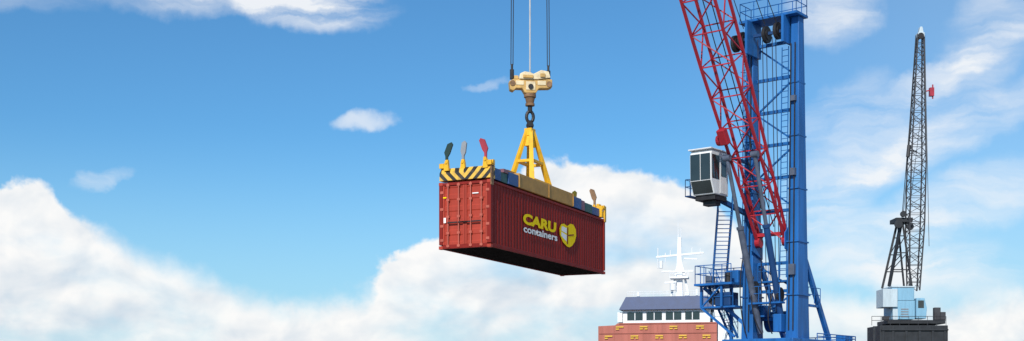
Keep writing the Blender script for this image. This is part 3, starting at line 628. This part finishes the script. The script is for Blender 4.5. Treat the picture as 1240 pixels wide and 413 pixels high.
d=m('SUBTRACT',V,top); d=m('ADD',d,m('MULTIPLY',m('SUBTRACT',n1,0.5),46.0)); d=m('ADD',d,m('MULTIPLY',m('SUBTRACT',n2,0.5),22.0))
soft=m('ADD',m('MULTIPLY',m('MULTIPLY',ss(U,90,200),ss(U,480,430)),34.0),m('MULTIPLY',ss(U,860,960),36.0))
cm1=ss(d,-3,m('ADD',soft,9.0))
pat=ss(m('ADD',n0,m('MULTIPLY',m('SUBTRACT',n1,0.5),0.3)),0.32,0.60,0.40,1.0)
deep=ss(d,14,95)
dens=m('MULTIPLY',cm1,m('ADD',m('MULTIPLY',deep,pat),m('SUBTRACT',1.0,deep)))
na=noise(vec(U,V,3.1,0.008,0.011),1.8,4,0.5,0.3); nb_=noise(vec(m('ADD',U,-13.0),m('ADD',V,-17.0),3.1,0.008,0.011),1.8,4,0.5,0.3)
rel=m('MULTIPLY_ADD',m('SUBTRACT',na,nb_),1.55,0.88)  # cloud light and shade painted into the colour from noise offset towards the sun
rel=m('SUBTRACT',rel,m('MULTIPLY',ss(d,14,140),0.24),clamp=True)
ccol=mixc(rel,C(0.50,0.62,0.75),C(1.0,0.985,0.965))
colr=mixc(m('MULTIPLY',dens,0.97),base,ccol)
def blob(px,py,rx,ry,rot,st):
    u,v=uv(px,py); c,s_=math.cos(math.radians(rot)),math.sin(math.radians(rot))
    du=m('SUBTRACT',Uc,u); dv=m('SUBTRACT',Vc,v)
    a=m('MULTIPLY',m('ADD',m('MULTIPLY',du,c),m('MULTIPLY',dv,s_)),1/rx); b_=m('MULTIPLY',m('SUBTRACT',m('MULTIPLY',dv,c),m('MULTIPLY',du,s_)),1/ry)
    r=m('ADD',m('MULTIPLY',a,a),m('MULTIPLY',b_,b_))
    return m('MULTIPLY',ss(r,0.0,1.0,1.0,0.0),st)
nw=noise(vec(U,V,1.0),1.5,6,0.56); nw2=noise(vec(U,V,7.0),1.5,6,0.56)
Uc=m('ADD',U,m('MULTIPLY',m('SUBTRACT',nw,0.5),90.0)); Vc=m('ADD',V,m('MULTIPLY',m('SUBTRACT',nw2,0.5),44.0))
B=[(375,0,115,40,4,1.7),(220,-14,160,34,0,1.2),(436,147,48,14,-3,0.72),(122,214,42,12,-20,0.6),(588,102,24,8,-20,0.4),
(1010,10,52,60,-60,0.9),(1195,50,60,110,20,0.6),(1150,85,150,24,-27,0.75),(1150,165,150,34,-22,0.85),(1040,200,150,50,-35,0.8),(1180,240,120,45,-14,0.85),(1015,140,80,36,-35,0.6),(1060,300,150,60,5,0.85),(1150,330,120,40,0,0.6),(30,-5,90,18,0,0.3)]
tot=None
for q in B:
    bb=blob(*q); tot=bb if tot is None else m('ADD',tot,bb)
rotn=nt.nodes.new('ShaderNodeMapping'); rotn.inputs['Rotation'].default_value=(0,0,math.radians(28)); nt.links.new(vec(Uc,Vc,2.0),rotn.inputs[0]); rotn.inputs['Scale'].default_value=(0.42,2.2,1)
nc=noise(rotn.outputs[0],1.1,7,0.56,0.25)
ci=m('MULTIPLY',tot,ss(nc,0.24,0.72),clamp=True)
ci=m('MULTIPLY',ci,0.9)
colr=mixc(ci,colr,C(0.93,0.945,0.96))
nt.links.new(colr,bg.inputs[0])
sl=bpy.data.lights.new('sun','SUN'); sl.energy=4.2; sl.angle=math.radians(0.5); sl.color=(1.0,0.95,0.87)
so=bpy.data.objects.new('sun',sl); sc.collection.objects.link(so); so.rotation_euler=SUN.to_track_quat('Z','Y').to_euler(); so.location=(0,0,60)
cd=bpy.data.cameras.new('camera'); cam=bpy.data.objects.new('camera',cd); sc.collection.objects.link(cam)
cam.location=(0,0,H); cam.rotation_euler=(math.radians(90),0,0)
cd.sensor_width=36; cd.lens=F/1240*36; cd.shift_y=(HY-206.5)/1240; cd.clip_end=20000; cd.clip_start=0.1
sc.camera=cam
sc.view_settings.view_transform='Standard'; sc.view_settings.look='None'; sc.view_settings.exposure=0
